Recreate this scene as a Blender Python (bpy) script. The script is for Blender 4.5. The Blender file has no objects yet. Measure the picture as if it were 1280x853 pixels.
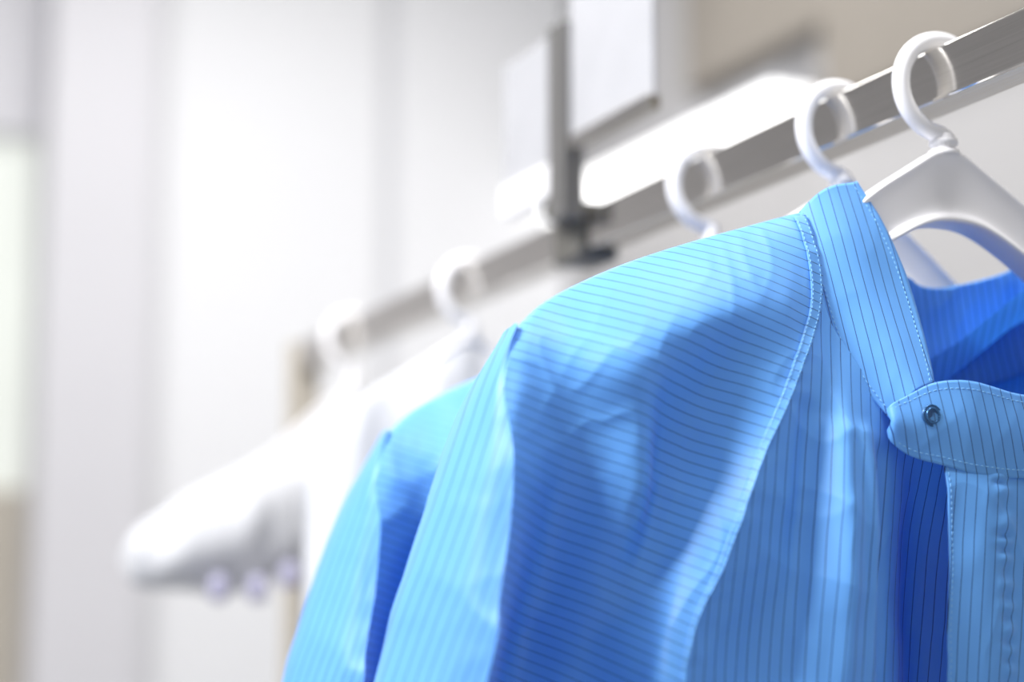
import bpy, bmesh, math, random
from mathutils import Vector, noise
random.seed(3)
S=bpy.context.scene
S.view_settings.view_transform='Standard'
S.view_settings.look='None'

# ------------------------------------------------------------------ materials
def new_mat(name):
    m=bpy.data.materials.new(name); m.use_nodes=True
    nt=m.node_tree; nt.nodes.clear()
    out=nt.nodes.new('ShaderNodeOutputMaterial')
    return m,nt,out
def simple(name,col,rough=.5,metal=0,noise_amt=.04,scale=6,sss=0,emit=None,coat=0):
    m,nt,out=new_mat(name)
    b=nt.nodes.new('ShaderNodeBsdfPrincipled')
    b.inputs['Roughness'].default_value=rough; b.inputs['Metallic'].default_value=metal
    b.inputs['Coat Weight'].default_value=coat
    tc=nt.nodes.new('ShaderNodeTexCoord'); n=nt.nodes.new('ShaderNodeTexNoise')
    n.inputs['Scale'].default_value=scale; n.inputs['Detail'].default_value=4
    nt.links.new(tc.outputs['Object'],n.inputs['Vector'])
    r=nt.nodes.new('ShaderNodeValToRGB')
    lo=[max(0,c*(1-noise_amt)) for c in col]; hi=[min(1,c*(1+noise_amt)) for c in col]
    r.color_ramp.elements[0].color=(*lo,1); r.color_ramp.elements[1].color=(*hi,1)
    r.color_ramp.elements[0].position=.3; r.color_ramp.elements[1].position=.7
    nt.links.new(n.outputs['Fac'],r.inputs['Fac']); nt.links.new(r.outputs['Color'],b.inputs['Base Color'])
    if emit:
        b.inputs['Emission Color'].default_value=(*emit[0],1); b.inputs['Emission Strength'].default_value=emit[1]
    if sss:
        b.inputs['Subsurface Weight'].default_value=sss; b.inputs['Subsurface Radius'].default_value=(.01,.01,.01)
    nt.links.new(b.outputs[0],out.inputs[0])
    return m
def fabric(name,col,stripe,line,trans=.35,rough=.5,tcol=None,sheen=.05):
    m,nt,out=new_mat(name); L=nt.links.new; N=nt.nodes.new
    uv=N('ShaderNodeUVMap'); uv.uv_map='UVMap'
    sep=N('ShaderNodeSeparateXYZ'); L(uv.outputs[0],sep.inputs[0])
    base=N('ShaderNodeMix'); base.data_type='RGBA'
    base.inputs[6].default_value=(*col,1); base.inputs[7].default_value=(*stripe,1)
    fr=N('ShaderNodeMath'); fr.operation='FRACT'; L(sep.outputs[0],fr.inputs[0])
    sb=N('ShaderNodeMath'); sb.operation='SUBTRACT'; L(fr.outputs[0],sb.inputs[0]); sb.inputs[1].default_value=.5
    ab=N('ShaderNodeMath'); ab.operation='ABSOLUTE'; L(sb.outputs[0],ab.inputs[0])
    mr=N('ShaderNodeMapRange'); mr.inputs[1].default_value=line; mr.inputs[2].default_value=line*.5
    mr.inputs[3].default_value=0; mr.inputs[4].default_value=.85
    L(ab.outputs[0],mr.inputs[0]); L(mr.outputs[0],base.inputs[0])
    b=N('ShaderNodeBsdfPrincipled'); b.inputs['Roughness'].default_value=rough
    b.inputs['Sheen Weight'].default_value=sheen; b.inputs['Sheen Roughness'].default_value=.4
    b.inputs['Specular IOR Level'].default_value=.4
    L(base.outputs[2],b.inputs['Base Color'])
    tc=N('ShaderNodeTexCoord'); n=N('ShaderNodeTexNoise'); n.inputs['Scale'].default_value=1600; n.inputs['Detail'].default_value=2
    L(tc.outputs['Object'],n.inputs['Vector'])
    bp=N('ShaderNodeBump'); bp.inputs['Strength'].default_value=.12; bp.inputs['Distance'].default_value=.0004
    L(n.outputs['Fac'],bp.inputs['Height']); L(bp.outputs[0],b.inputs['Normal'])
    t=N('ShaderNodeBsdfTranslucent')
    tm=N('ShaderNodeMix'); tm.data_type='RGBA'; tm.blend_type='MULTIPLY'; tm.inputs[0].default_value=1
    L(base.outputs[2],tm.inputs[6]); tm.inputs[7].default_value=(*(tcol or (1,1,1)),1)
    L(tm.outputs[2],t.inputs[0])
    mx=N('ShaderNodeMixShader'); mx.inputs[0].default_value=trans
    L(b.outputs[0],mx.inputs[1]); L(t.outputs[0],mx.inputs[2]); L(mx.outputs[0],out.inputs[0])
    return m
BLUE=(.150,.435,.91)
M_blue=fabric('striped_blue_polyester',BLUE,(.02,.06,.22),.054,.22,.48,tcol=(.28,.68,1),sheen=.10)
M_thread=simple('light_blue_thread',(.24,.54,.90),.6)
M_snap=simple('snap_enamel',(.05,.16,.36),.25,.6)
M_snapd=simple('snap_socket_dark',(.03,.10,.26),.4,.3)
M_whitefab=fabric('white_polyester',(.68,.685,.71),(.58,.60,.66),.05,.2,.6)
M_hanger=simple('white_plastic',(.84,.83,.85),.28,0,.01,20,sss=.1)
M_purple=simple('purple_gray_plastic',(.36,.35,.48),.4)
M_black=simple('dark_gray_bracket',(.10,.095,.085),.45)
M_sign=simple('pale_gray_card',(.40,.40,.42),.5,0,.03,30)
M_edge=simple('sign_frame_dark',(.15,.145,.14),.35,.3)
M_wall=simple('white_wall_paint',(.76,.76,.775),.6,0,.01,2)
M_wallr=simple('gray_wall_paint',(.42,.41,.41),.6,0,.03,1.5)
M_pillar=simple('pale_lilac_gray_paint',(.60,.59,.615),.6,0,.02,2)
M_gap=simple('gray_joint',(.60,.60,.62),.7)
M_beige=simple('beige_paint',(.46,.42,.36),.6)
M_brown=simple('taupe_bulkhead',(.24,.215,.185),.55,0,.06,3)
M_ceil=simple('ceiling_white',(.72,.71,.70),.8)
M_floor=simple('gray_vinyl_floor',(.45,.45,.45),.35,0,.06,8)
M_lamp=simple('lamp_diffuser',(.9,.9,.9),.5,emit=((1,.99,.97),2.4))
M_glass=simple('frosted_window_glass',(.53,.55,.51),.4,emit=((.90,.92,.87),.38))
def steel():
    m,nt,out=new_mat('brushed_stainless_steel'); L=nt.links.new; N=nt.nodes.new
    b=N('ShaderNodeBsdfPrincipled'); b.inputs['Metallic'].default_value=1
    tc=N('ShaderNodeTexCoord'); mp=N('ShaderNodeMapping'); mp.inputs['Scale'].default_value=(300,4,300)
    n=N('ShaderNodeTexNoise'); n.inputs['Scale'].default_value=3; n.inputs['Detail'].default_value=5
    L(tc.outputs['Object'],mp.inputs[0]); L(mp.outputs[0],n.inputs['Vector'])
    r=N('ShaderNodeMapRange'); r.inputs[3].default_value=.06; r.inputs[4].default_value=.15
    L(n.outputs['Fac'],r.inputs[0]); L(r.outputs[0],b.inputs['Roughness'])
    c=N('ShaderNodeValToRGB'); c.color_ramp.elements[0].color=(.60,.575,.53,1); c.color_ramp.elements[1].color=(.82,.79,.74,1)
    L(n.outputs['Fac'],c.inputs[0]); L(c.outputs[0],b.inputs['Base Color'])
    L(b.outputs[0],out.inputs[0]); return m
M_steel=steel()

# ------------------------------------------------------------------ mesh helpers
def empty(name,loc=(0,0,0)):
    e=bpy.data.objects.new(name,None); S.collection.objects.link(e); e.location=loc; e.empty_display_size=.05; return e
def mesh_obj(name,verts,faces,mat,parent=None,uvs=None,smooth=True,loc=(0,0,0)):
    me=bpy.data.meshes.new(name); me.from_pydata([tuple(v) for v in verts],[],faces); me.update()
    if uvs:
        l=me.uv_layers.new(name='UVMap')
        for lp in me.loops: l.data[lp.index].uv=uvs[lp.vertex_index]
    if smooth:
        for p in me.polygons: p.use_smooth=True
    me.materials.append(mat)
    o=bpy.data.objects.new(name,me); S.collection.objects.link(o); o.location=loc
    if parent: o.parent=parent
    return o
def box(name,lo,hi,mat,parent=None,bev=0,rot=None):
    c=[(a+b)/2 for a,b in zip(lo,hi)]; d=[(b-a)/2 for a,b in zip(lo,hi)]
    v=[(x*d[0],y*d[1],z*d[2]) for x in(-1,1) for y in(-1,1) for z in(-1,1)]
    f=[(0,1,3,2),(4,6,7,5),(0,4,5,1),(2,3,7,6),(0,2,6,4),(1,5,7,3)]
    o=mesh_obj(name,v,f,mat,parent,smooth=False,loc=c)
    if bev:
        b=o.modifiers.new('b','BEVEL'); b.width=bev; b.segments=3
    return o
def tube(path,radii,seg=14,caps=True):
    V=[];F=[];n=len(path)
    up=Vector((0,1,0))
    for i,p in enumerate(path):
        p=Vector(p); a=Vector(path[max(0,i-1)]); b=Vector(path[min(n-1,i+1)])
        t=(b-a).normalized()
        u=up if abs(t.dot(up))<.95 else Vector((1,0,0))
        x=t.cross(u).normalized(); y=x.cross(t).normalized()
        r=radii[i] if isinstance(radii,(list,tuple)) else radii
        for k in range(seg):
            an=2*math.pi*k/seg; V.append(p+x*math.cos(an)*r+y*math.sin(an)*r)
    for i in range(n-1):
        for k in range(seg):
            k2=(k+1)%seg; F.append((i*seg+k,i*seg+k2,(i+1)*seg+k2,(i+1)*seg+k))
    if caps:
        F.append(tuple(range(seg))[::-1]); F.append(tuple((n-1)*seg+k for k in range(seg)))
    return V,F
def join(parts):
    V=[];F=[]
    for v,f in parts:
        o=len(V); V+=list(v); F+=[tuple(i+o for i in q) for q in f]
    return V,F

# ------------------------------------------------------------------ spline patches
def cr(p0,p1,p2,p3,t):
    return .5*((2*p1)+(-p0+p2)*t+(2*p0-5*p1+4*p2-p3)*t*t+(-p0+3*p1-3*p2+p3)*t**3)
def crv(pts,u):
    n=len(pts)-1; x=max(0,min(1,u))*n; i=min(int(x),n-1); t=x-i
    g=lambda k: pts[k] if 0<=k<=n else (2*pts[0]-pts[1] if k<0 else 2*pts[n]-pts[n-1])
    return cr(g(i-1),g(i),g(i+1),g(i+2),t)
def seg_d(x,z,a,b):
    ax,az=a;bx,bz=b; dx=bx-ax;dz=bz-az; l=dx*dx+dz*dz
    t=max(0,min(1,((x-ax)*dx+(z-az)*dz)/l)); return math.hypot(x-ax-t*dx,z-az-t*dz),t
FOLDS=[ # start,end,width,amplitude (+ = towards the wearer's front)
 ((-.240,1.540),(-.190,1.515),.012,.004),
 ((-.195,1.500),(-.205,1.440),.013,.003),
 ((-.226,1.470),(-.232,1.380),.013,-.006),
 ((-.205,1.420),(-.185,1.360),.010,.004),
 ((-.110,1.570),(-.145,1.510),.012,.002),
 ((-.152,1.540),(-.170,1.470),.010,-.003),
 ((-.215,1.410),(-.240,1.300),.012,.008),
 ((-.100,1.500),(-.108,1.380),.007,.005),
 ((-.113,1.510),(-.128,1.390),.006,-.004),
 ((-.075,1.490),(-.080,1.380),.006,-.007),
 ((-.085,1.500),(-.090,1.380),.005,.004),
 ((-.270,1.500),(-.285,1.400),.009,.003),
 ((-.252,1.540),(-.275,1.470),.006,-.003),
]
def ridged(v): return (1-min(1,abs(noise.noise(v))*2.4))**2
def wrinkle(p,seed):
    x,z=p.x,p.z
    ax=abs(x)*-1
    d=0
    for a,b,w,am in FOLDS:
        r,t=seg_d(ax,z,a,b)
        d+=am*math.exp(-(r/w)**2)*(.55+.45*math.sin(math.pi*min(1,max(0,t))))
    d+=.0030*noise.noise(Vector((x*16+z*9+seed,p.y*5,z*9-x*4)))
    k=1 if seed==0 else 2
    d+=.0013*k*ridged(Vector((x*22+z*12+seed,2.2,z*9-x*6)))
    d+=.0006*k*ridged(Vector((x*60-z*20+seed,7.2,z*30)))
    return d
class Patch:
    def __init__(s,cols,seed=0,disp=1.0,extra=None):
        s.c=[[Vector(p) for p in c] for c in cols]; s.seed=seed; s.disp=disp; s.extra=extra
    def raw(s,u,v): return crv([crv(c,v) for c in s.c],u)
    def at(s,u,v,off=0):
        p=s.raw(u,v)
        q=p.copy()
        if s.disp: q.y-=wrinkle(p,s.seed)*s.disp
        if s.extra: q+=s.extra(p,u,v)
        q.y-=off
        return q
    def mesh(s,name,nu,nv,mat,parent,stripe,thick=0,mirror=False,u0=0,u1=1,v0=0,v1=1,off=0):
        V=[];U=[];F=[]
        for j in range(nv+1):
            for i in range(nu+1):
                u=u0+(u1-u0)*i/nu; v=v0+(v1-v0)*j/nv
                p=s.at(u,v,off); r=s.raw(u,v).lerp(p,.35)
                U.append((stripe(r),p.z*200))
                if mirror: p=Vector((-p.x,p.y,p.z))
                V.append(p)
        for j in range(nv):
            for i in range(nu):
                a=j*(nu+1)+i; f=(a,a+nu+1,a+nu+2,a+1)
                F.append(f[::-1] if mirror else f)
        o=mesh_obj(name,V,F,mat,parent,U)
        if thick:
            m=o.modifiers.new('s','SOLIDIFY'); m.thickness=thick; m.offset=0
        return o
def stitches(name,pts,parent,length=.0017,gap=.0011,r=.00022,mat=None):
    parts=[]
    cum=[0]
    for a,b in zip(pts,pts[1:]): cum.append(cum[-1]+(b-a).length)
    def at(d):
        for k in range(len(cum)-1):
            if cum[k+1]>=d:
                t=(d-cum[k])/max(1e-9,cum[k+1]-cum[k]); return pts[k].lerp(pts[k+1],t)
        return pts[-1]
    d=0
    while d+length<cum[-1]:
        a=at(d);b=at(d+length)
        parts.append(tube([a,a.lerp(b,.2),a.lerp(b,.8),b],[r*.4,r,r,r*.4],6)); d+=length+gap
    v,f=join(parts)
    return mesh_obj(name,v,f,mat or M_thread,parent)

mm=lambda l,y=None:[Vector((a/1000,b/1000,1+c/1000)) for a,b,c in l]
# front control columns (x,y,z-1000 in mm)
C1=mm([(-244,0,548),(-259,0,521),(-273,0,491),(-286,0,455),(-297,0,420),(-305,0,387),(-345,0,240),(-370,0,50)])
C2=mm([(-245,-8,546),(-259,-30,517),(-261,-40,488),(-265,-46,456),(-273,-52,422),(-280,-57,388),(-315,-55,240),(-335,-50,50)])
C3=mm([(-223,0,562),(-231,-25,523),(-230,-26,487),(-232,-14,455),(-238,0,420),(-246,6,387),(-290,-5,240),(-305,-20,50)])
C4=mm([(-190,0,579),(-203,-34,538),(-199,-38,502),(-199,-32,463),(-206,-12,424),(-216,0,387),(-262,-15,240),(-280,-25,50)])
C5=mm([(-151,0,594),(-167,-37,551),(-178,-28,512),(-182,-23,473),(-187,-27,431),(-200,-26,387),(-240,-26,240),(-256,-35,50)])
C6=mm([(-115,0,606),(-127,-32,564),(-144,-34,525),(-159,-36,480),(-176,-42,437),(-194,-42,387),(-225,-45,240),(-240,-45,50)])
C7=mm([(-86,0,615),(-89,-20,572),(-114,-40,531),(-143,-50,484),(-162,-52,441),(-185,-50,387),(-210,-50,240),(-225,-50,50)])
B1=mm([(-87,-25,556),(-103,-40,517),(-119,-45,475),(-131,-45,434),(-145,-42,387),(-168,-45,240),(-180,-45,50)])
B2=mm([(-80,-32,540),(-95,-50,501),(-104,-56,463),(-112,-58,427),(-121,-56,387),(-135,-58,240),(-142,-58,50)])
B3=mm([(-72,-38,523),(-81,-50,490),(-87,-56,457),(-91,-56,424),(-94,-56,387),(-105,-56,240),(-110,-56,50)])
B4=mm([(-63,-42,509),(-61,-38,481),(-62,-34,451),(-62,-32,419),(-62,-32,387),(-70,-36,240),(-74,-38,50)])
B5=mm([(-42,-40,505),(-36,-16,472),(-32,-4,445),(-31,0,414),(-30,0,386),(-38,-4,240),(-40,-8,50)])
B6=mm([(-20,-40,505),(-12,-24,472),(-6,-20,445),(-5,-20,414),(-5,-20,386),(-8,-20,240),(-10,-20,50)])
P0=mm([(-46,-52,503),(-46,-56,475),(-46,-56,450),(-48,-56,421),(-50,-56,387),(-56,-56,240),(-60,-56,50)])
P1=mm([(-28,-53,500),(-28,-60,475),(-28,-62,450),(-30,-62,421),(-32,-62,387),(-38,-62,240),(-42,-62,50)])
P2=mm([(-6,-53,498),(-6,-60,475),(-8,-60,450),(-9,-60,421),(-11,-60,387),(-14,-62,240),(-18,-62,50)])
P3=mm([(40,-46,500),(38,-54,475),(40,-56,455),(42,-52,421),(45,-50,387),(50,-55,240),(55,-55,50)])
P4=mm([(72,-34,535),(82,-46,505),(90,-50,465),(98,-50,430),(105,-48,387),(120,-52,240),(128,-52,50)])
mir=lambda c:[Vector((-p.x,p.y,p.z)) for p in c]
def backrow(c,dy=.022,dz=-.010): return [c[0]+Vector((0,dy,dz))]+c
SP=1/.0052
hx=lambda p:.916*p.x-.401*p.y
def sA(p): return (p.z+(hx(p)+.18)*(.32+1.1*max(0,1.52-p.z)))*SP
def sB(p): return (hx(p)-.34*p.z)*SP
def sF(p): return (hx(p)-.10*(p.z-1.4))*SP
def sC(p): return (hx(p)+.17*(p.z-1.5))*SP

def collar_left(seed):
    CB=mm([(-88,4,614),(-89,-12,587),(-86,-25,550),(-77,-35,526),(-66,-45,506)])
    CT=mm([(-54,0,634),(-45,-10,609),(-40,-22,577),(-41,-35,548),(-44,-45,527)])
    mid=[a.lerp(b,.5)+Vector((-.003,-.003,.004)) for a,b in zip(CB,CT)]
    return Patch([CB,mid,CT],seed,.35)
def collar_back(seed):
    CT=mm([(-54,0,634),(-42,24,618),(-6,42,603),(20,50,594),(54,54,600),(80,48,610),(82,24,624),(68,0,634)])
    CB=mm([(-88,4,614),(-66,34,578),(-4,46,548),(25,52,538),(60,56,543),(92,50,556),(100,26,588),(90,2,614)])
    mid=[a.lerp(b,.5)+Vector((.0,.003,.001)) for a,b in zip(CB,CT)]
    return Patch([CB,mid,CT],seed,1.2)
def collar_right(seed):
    CB=mm([(-71,-47,503),(-70,-49,497),(-62,-51,491),(-48,-55,487),(-30,-58,483),(-1,-60,482),(30,-55,488),(62,-42,512),(84,-20,560),(90,2,614)])
    CT=mm([(-71,-47,511),(-70,-49,515),(-63,-50,519),(-48,-52,526),(-30,-55,527),(-1,-56,522),(26,-52,526),(46,-38,548),(58,-18,588),(68,0,634)])
    mid=[a.lerp(b,.5)+Vector((0,-.003,0)) for a,b in zip(CB,CT)]
    return Patch([CB,mid,CT],seed,.4)

def jacket(name,loc,seed,fab,detail=True):
    E=empty(name,loc)
    nu=100 if detail else 40; nv=150 if detail else 60
    pk=lambda p:.00022*math.sin(p.z*430+5*noise.noise(Vector((p.z*40,3,seed))))
    A=Patch([backrow(c) for c in (C2,C3,C4,C5,C6,C7)],seed,1,lambda p,u,v:Vector((0,pk(p)*math.exp(-((1-u)/.07)**2),0)))
    A.mesh('sleeve_front_panel_left',nu,nv*2,fab,E,sA)
    Bp=Patch([backrow([p+Vector((.05,.06,-.005)) for p in C1],.004),backrow([p+Vector((.012,.035,0)) for p in C1],.01),backrow(C1,.012),backrow([a.lerp(b,.5)+Vector((-.002,-.008,0)) for a,b in zip(C1,C2)],.02),backrow(C2)],seed)
    Bp.mesh('sleeve_outer_panel_left',nu//2,nv,fab,E,sB)
    F=Patch([C7[1:],B1,B2,B3,B4,B5,B6],seed,1,lambda p,u,v:Vector((0,pk(p)*math.exp(-(u/.07)**2),0)))
    F.mesh('front_body_left',nu,nv*2,fab,E,sF)
    def puck(p,u,v):
        g=math.exp(-((p.x+.019)/.004)**2)
        return Vector((0,-.0010*g*math.sin(p.z*620+3*noise.noise(Vector((p.z*60,1,seed)))),0))
    R=Patch([P0,P1,P2,P3,P4,mir(C7[1:])],seed+.0,.8,puck)
    R.mesh('front_body_right',nu*2,nv*2,fab,E,sF,thick=.0016)
    A.mesh('sleeve_front_panel_right',nu//2,nv//2,fab,E,sA,mirror=True)
    Bp.mesh('sleeve_outer_panel_right',nu//3,nv//2,fab,E,sB,mirror=True)
    bc=[]
    for c in (C1,C3,C4,C5,C6,C7):
        k=0 if c is C1 else 1
        col=[c[0]+Vector((0,.022,-.010))]+[c[0]+Vector((0,.04,-.03))]+[Vector((p.x+(.03 if k==0 else 0),.06,p.z)) for p in c[1:]]
        bc.append(col)
    mid=[Vector((0,.047,1.549)),Vector((0,.055,1.53))]+[Vector((0,.062,p.z-.02)) for p in C7[1:]]
    cols=bc+[mid]+[mir(c) for c in bc[::-1]]
    Bk=Patch(cols,seed+5,.6); Bk.mesh('back_panel',nu,nv//2,fab,E,sF)
    cl=collar_left(seed); cl.mesh('collar_left',30,80,fab,E,sC,thick=.0018)
    cb=collar_back(seed); cb.mesh('collar_back',30,110,fab,E,sC,thick=.0018)
    c2=collar_right(seed); c2.mesh('collar_front_tab',30,140,fab,E,sC,thick=.0022)
    if detail:
        n=500
        vs=[.142+.6*i/n for i in range(n+1)]
        A.mesh('raglan_seam',6,300,fab,E,sA,u0=.955,u1=1,v0=.13,v1=.86,off=.0008,thick=.0005)
        for k,u in enumerate((.961,.992)):
            stitches('raglan_topstitch_%d'%(k+1),[A.at(u,v,.0012) for v in vs],E)
        for k,u in enumerate((.06,.93)):
            stitches('collar_topstitch_%d'%(k+1),[cl.at(u,i/200,.0010)+Vector((-.0006,0,0)) for i in range(201)],E)
        for k,u in enumerate((.09,.91)):
            stitches('tab_topstitch_%d'%(k+1),[c2.at(u,.10+.6*i/200,.0012) for i in range(201)],E)
        stitches('placket_topstitch_2',[R.at(.012,i/300,.0010) for i in range(301)],E)
        # snap: ring + socket disc, seated on the tab surface
        best=min(((c2.at(i/40,j/160)-Vector((-.0525,-.055,1.5100))).length,i,j) for i in range(41) for j in range(100))
        c=c2.at(best[1]/40,best[2]/160,.0016)
        parts=[]
        for r,R1,y in ((.0006,.0034,-.0003),(.0004,.0050,.0003)):
            ring=[(c.x+R1*math.cos(a),c.y+y,c.z+R1*math.sin(a)) for a in [2*math.pi*i/32 for i in range(33)]]
            parts.append(tube(ring,r,8))
        v,f=join(parts); mesh_obj('snap_ring',v,f,M_snap,E)
        v=[];f=[]
        for j,(r,y) in enumerate(((.0052,.0012),(.0046,0),(.0026,0),(.0018,.0006),(.0002,.0004))):
            for i in range(32): v.append((c.x+r*math.cos(i*math.pi/16),c.y+y,c.z+r*math.sin(i*math.pi/16)))
        for j in range(4):
            for i in range(32): f.append((j*32+i,j*32+(i+1)%32,(j+1)*32+(i+1)%32,(j+1)*32+i))
        f.append(tuple(range(4*32,5*32)))
        mesh_obj('snap_socket',v,f,M_snapd,E)
    return E

# ------------------------------------------------------------------ hangers
def hanger(loc,yaw=0,ws=1,drop=0):
    E=empty('clothes_hanger',loc); E.rotation_euler=(0,0,yaw)
    top=[(0,.656),(.008,.655),(.016,.650),(.030,.641),(.045,.632),(.062,.618),(.085,.599),(.12,.583),(.15,.570),(.18,.556),(.21,.538),(.222,.527)]
    bot=[(0,.616),(.010,.6155),(.020,.613),(.034,.606),(.048,.597),(.066,.584),(.09,.572),(.12,.560),(.15,.548),(.18,.536),(.205,.524),(.218,.517)]
    B0=1-1.6895-drop
    f2=lambda x:x if abs(x)<.03 else math.copysign(.03+(abs(x)-.03)*ws,x)
    T=[Vector((f2(-x),0,z+B0)) for x,z in top[::-1]]+[Vector((f2(x),0,z+B0)) for x,z in top[1:]]
    Bt=[Vector((f2(-x),0,z+B0)) for x,z in bot[::-1]]+[Vector((f2(x),0,z+B0)) for x,z in bot[1:]]
    sec=[(0,-.0095),(0.05,-.0105),(.12,-.009),(.18,-.0055),(.5,-.0045),(.82,-.0045),(.9,-.0065),(.97,-.0065),(1,-.004)]
    ring=[(k,y) for k,y in sec]+[(k,-y) for k,y in sec[::-1]]
    V=[];F=[];m=len(ring)
    for a,b in zip(Bt,T):
        for k,y in ring:
            p=a.lerp(b,k); V.append((p.x,y,p.z))
    for i in range(len(T)-1):
        for j in range(m): F.append((i*m+j,i*m+(j+1)%m,(i+1)*m+(j+1)%m,(i+1)*m+j))
    F.append(tuple(range(m))); F.append(tuple((len(T)-1)*m+j for j in range(m))[::-1])
    o=mesh_obj('shoulder_body',V,F,M_hanger,E)
    s=o.modifiers.new('s','SUBSURF'); s.levels=2; s.render_levels=2
    zs=[-.037,-.034,-.0335,-.031,-.0305,-.028,-.0275,-.0255,-.0245]
    rs=[.0085,.0080,.0062,.0062,.0075,.0072,.0058,.0056,.0046]
    zs=[z-drop*(z<-.026) for z in zs]
    v,f=tube([(0,0,z) for z in zs],rs,20); mesh_obj('neck',v,f,M_hanger,E)
    R=.0252; path=[(0,0,-.030)]
    for i in range(49):
        a=math.radians(-90-i*(205/48)); path.append((R*math.cos(a),0,R*math.sin(a)))
    n=len(path); rad=[.0046]*n; rad[-1]=.0024; rad[-2]=.0040
    v,f=tube(path,rad,18); mesh_obj('hook',v,f,M_hanger,E)
    return E
HZ=1.6895
hanger((0,0,HZ)); hanger((0,.095,HZ),math.radians(3)); hanger((0,.245,HZ),math.radians(-2),.78,.022)
hanger((0,.64,HZ),math.radians(3),.42,.004); hanger((0,.927,HZ),0,.75,.012)

jacket('blue_cleanroom_jacket',(0,0,0),0.0,M_blue,True)
jacket('blue_cleanroom_jacket',(.028,.245,-.022),3.7,M_blue,False)

# ------------------------------------------------------------------ white garments
def soft(name,top,bot,y,dep,mat,rows=14,seed=1):
    E=empty(name); V=[];F=[];U=[]
    n=60;m=rows*2
    T=[Vector((a,0,b)) for a,b in top];B=[Vector((a,0,b)) for a,b in bot]
    for i in range(n+1):
        a=crv(T,i/n);b=crv(B,i/n)
        for j in range(m):
            an=2*math.pi*j/m; k=.5+.5*math.cos(an); s=math.sin(an)
            e=min(1,4*min(i/n,1-i/n)+.15)
            p=b.lerp(a,k); w=s*dep*e+.012*noise.noise(Vector((p.x*40,seed+s,p.z*14)))
            V.append((p.x,y+w,p.z)); U.append((p.x*190,p.z))
    for i in range(n):
        for j in range(m): F.append((i*m+j,i*m+(j+1)%m,(i+1)*m+(j+1)%m,(i+1)*m+j))
    F.append(tuple(range(m))[::-1]); F.append(tuple(n*m+j for j in range(m)))
    mesh_obj('cloth_body',V,F,mat,E,U); return E
w4=soft('white_smock',[(-.135,1.53),(-.125,1.56),(-.105,1.588),(-.06,1.618),(0,1.648),(.06,1.618),(.12,1.585),(.14,1.53)],
     [(-.15,1.02),(-.13,1.0),(-.10,1.0),(-.05,1.0),(0,1.0),(.06,1.0),(.12,1.0),(.15,1.02)],.64,.035,M_whitefab)
w5=soft('white_hood',[(-.212,1.487),(-.20,1.508),(-.16,1.538),(-.11,1.565),(-.05,1.598),(0,1.645),(.05,1.602),(.11,1.572),(.16,1.54),(.20,1.50)],
     [(-.212,1.475),(-.20,1.458),(-.16,1.455),(-.11,1.453),(-.05,1.472),(0,1.475),(.05,1.462),(.11,1.455),(.16,1.46),(.20,1.48)],.927,.035,M_whitefab)
for i,(x,z) in enumerate(((-.135,1.456),(-.10,1.456),(-.07,1.468))):
    v,f=tube([(x,.888,z+.012),(x,.888,z+.006),(x,.888,z-.008),(x,.888,z-.012)],[.004,.009,.009,.004],12)
    mesh_obj('snap_%d'%(i+1),v,f,M_purple,w5)

# ------------------------------------------------------------------ garment rack
RZ=1.6928
rack=empty('garment_rack')
box('rail_tube',(-.011,-.75,RZ-.014),(.011,1.08,RZ+.014),M_steel,rack,.0015)
for i,y in enumerate((-.76,1.08)):
    box('leg_%d'%(i+1),(-.014,y-.014,.03),(.014,y+.014,RZ+.016),M_steel if i==0 else M_beige,rack,.002)
    box('foot_%d'%(i+1),(-.28,y-.02,.0),(.28,y+.02,.03),M_steel,rack,.003)
box('base_bar',(-.012,-.75,.06),(.012,1.07,.09),M_steel,rack,.002)

sign=empty('rail_sign')
box('clamp',(-.017,.405,RZ-.020),(.017,.445,RZ+.020),M_black,sign,.003)
box('clamp_arm',(-.030,.415,RZ+.012),(.010,.432,RZ+.024),M_black,sign,.002)
box('center_bar',(-.031,.398,RZ+.006),(-.013,.422,1.842),M_edge,sign,.002)
box('front_card',(-.024,.275,1.752),(-.021,.398,1.885),M_sign,sign,.0008)
box('rear_card',(-.024,.422,1.728),(-.021,.515,1.84),M_sign,sign,.0008)
box('front_card_holder',(-.027,.275,1.746),(-.018,.398,1.756),M_steel,sign,.001)
box('rear_card_holder',(-.027,.422,1.722),(-.018,.515,1.745),M_hanger,sign,.001)

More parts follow.
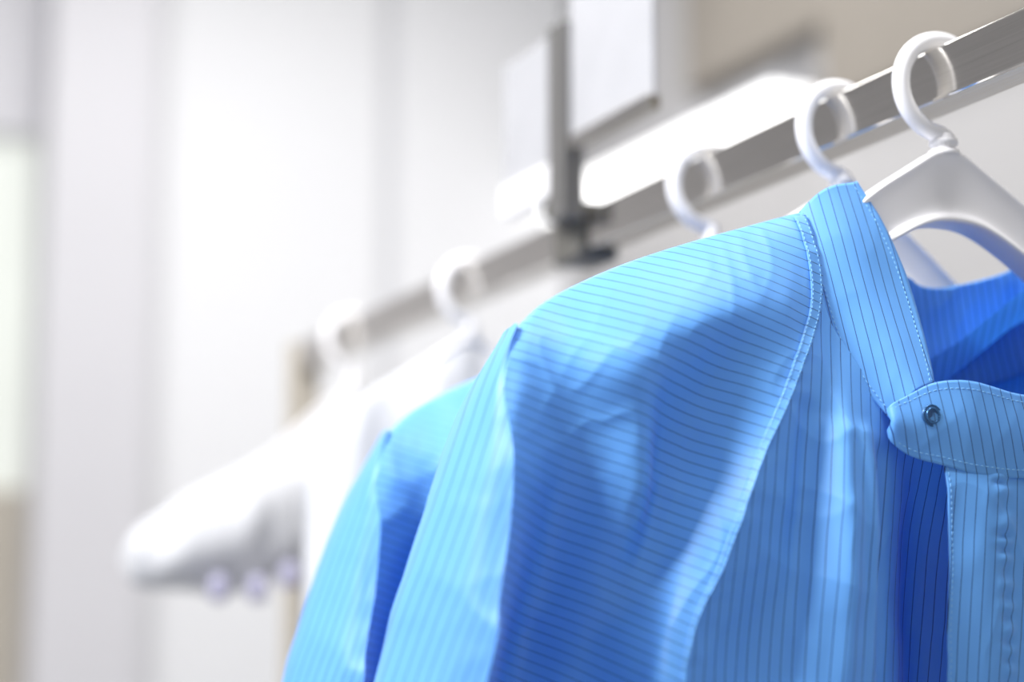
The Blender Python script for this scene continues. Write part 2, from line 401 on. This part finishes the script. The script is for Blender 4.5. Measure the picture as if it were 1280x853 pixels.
# ------------------------------------------------------------------ room
YB=3.2; XR=1.3; ZC=3.1
box('floor',(-3.2,-3.2,-.05),(XR+.1,YB+.1,0),M_floor)
box('ceiling',(-3.2,-3.2,ZC),(XR+.1,YB+.1,ZC+.05),M_ceil)
box('wall_back',(.10,YB,0),(XR+.1,YB+.1,ZC),M_wall)
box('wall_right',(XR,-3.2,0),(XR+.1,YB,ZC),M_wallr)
box('wall_left',(-3.2,YB,0),(-.45,YB+.1,ZC),M_pillar)
cab=empty('wall_locker')
for i,(a,b) in enumerate(((.325,.835),(.870,1.29))):
    box('door_leaf_%d'%(i+1),(a,YB-.03,.1),(b,YB-.002,ZC-.02),M_wall,cab,.004)
box('joint',(.835,YB-.012,.1),(.870,YB-.002,ZC-.02),M_gap,cab)
box('trim_1',(.10,YB-.12,0),(.315,YB,ZC),M_pillar,None,.004)
box('window_1',(-.45,YB+.05,1.72),(.10,YB+.07,2.45),M_glass)
box('trim_2',(-.45,YB,0),(.10,YB+.1,1.72),M_beige)
box('trim_3',(-.45,YB,2.45),(.10,YB+.1,ZC),M_pillar)
box('trim_4',(XR-.05,-3.2,2.34),(XR,2.05,ZC),M_brown)
box('trim_5',(XR-.02,-3.2,1.30),(XR,YB,1.36),M_gap)
box('trim_6',(XR-.05,2.05,2.50),(XR,2.55,ZC),M_brown)
lampE=empty('linear_wall_lamp')
box('housing',(XR-.09,2.12,2.40),(XR-.002,3.12,2.43),M_sign,lampE,.004)
box('diffuser',(XR-.10,2.14,2.35),(XR-.01,3.10,2.402),M_lamp,lampE,.006)

# ------------------------------------------------------------------ lights
def area(name,loc,target,sx,sy,e,col=(1,1,1)):
    l=bpy.data.lights.new(name,'AREA'); l.shape='RECTANGLE'; l.size=sx; l.size_y=sy; l.energy=e; l.color=col
    o=bpy.data.objects.new(name,l); S.collection.objects.link(o); o.location=loc
    d=Vector(target)-Vector(loc); o.rotation_euler=d.to_track_quat('-Z','Y').to_euler(); return o
area('ceiling_light_1',(-1.5,.1,2.95),(-.1,0,1.4),.5,.5,86)
area('ceiling_light_2',(.1,-.2,3.05),(.1,-.2,0),.5,.9,18)
area('ceiling_light_3',(.3,2.0,3.05),(.3,2.2,0),1.2,.6,24)
W=bpy.data.worlds.new('World'); S.world=W; W.use_nodes=True
W.node_tree.nodes['Background'].inputs[0].default_value=(.95,.97,1,1)
W.node_tree.nodes['Background'].inputs[1].default_value=.62

# ------------------------------------------------------------------ camera
cd=bpy.data.cameras.new('Camera'); cam=bpy.data.objects.new('Camera',cd); S.collection.objects.link(cam)
cam.location=(-.6054,-.8266,1.40); cam.rotation_euler=(math.radians(98.9),0,math.radians(-23.66))
cd.sensor_width=36; cd.lens=2490/1280*36; cd.clip_start=.05
cd.dof.use_dof=True; cd.dof.focus_distance=.96; cd.dof.aperture_fstop=2.8
S.camera=cam
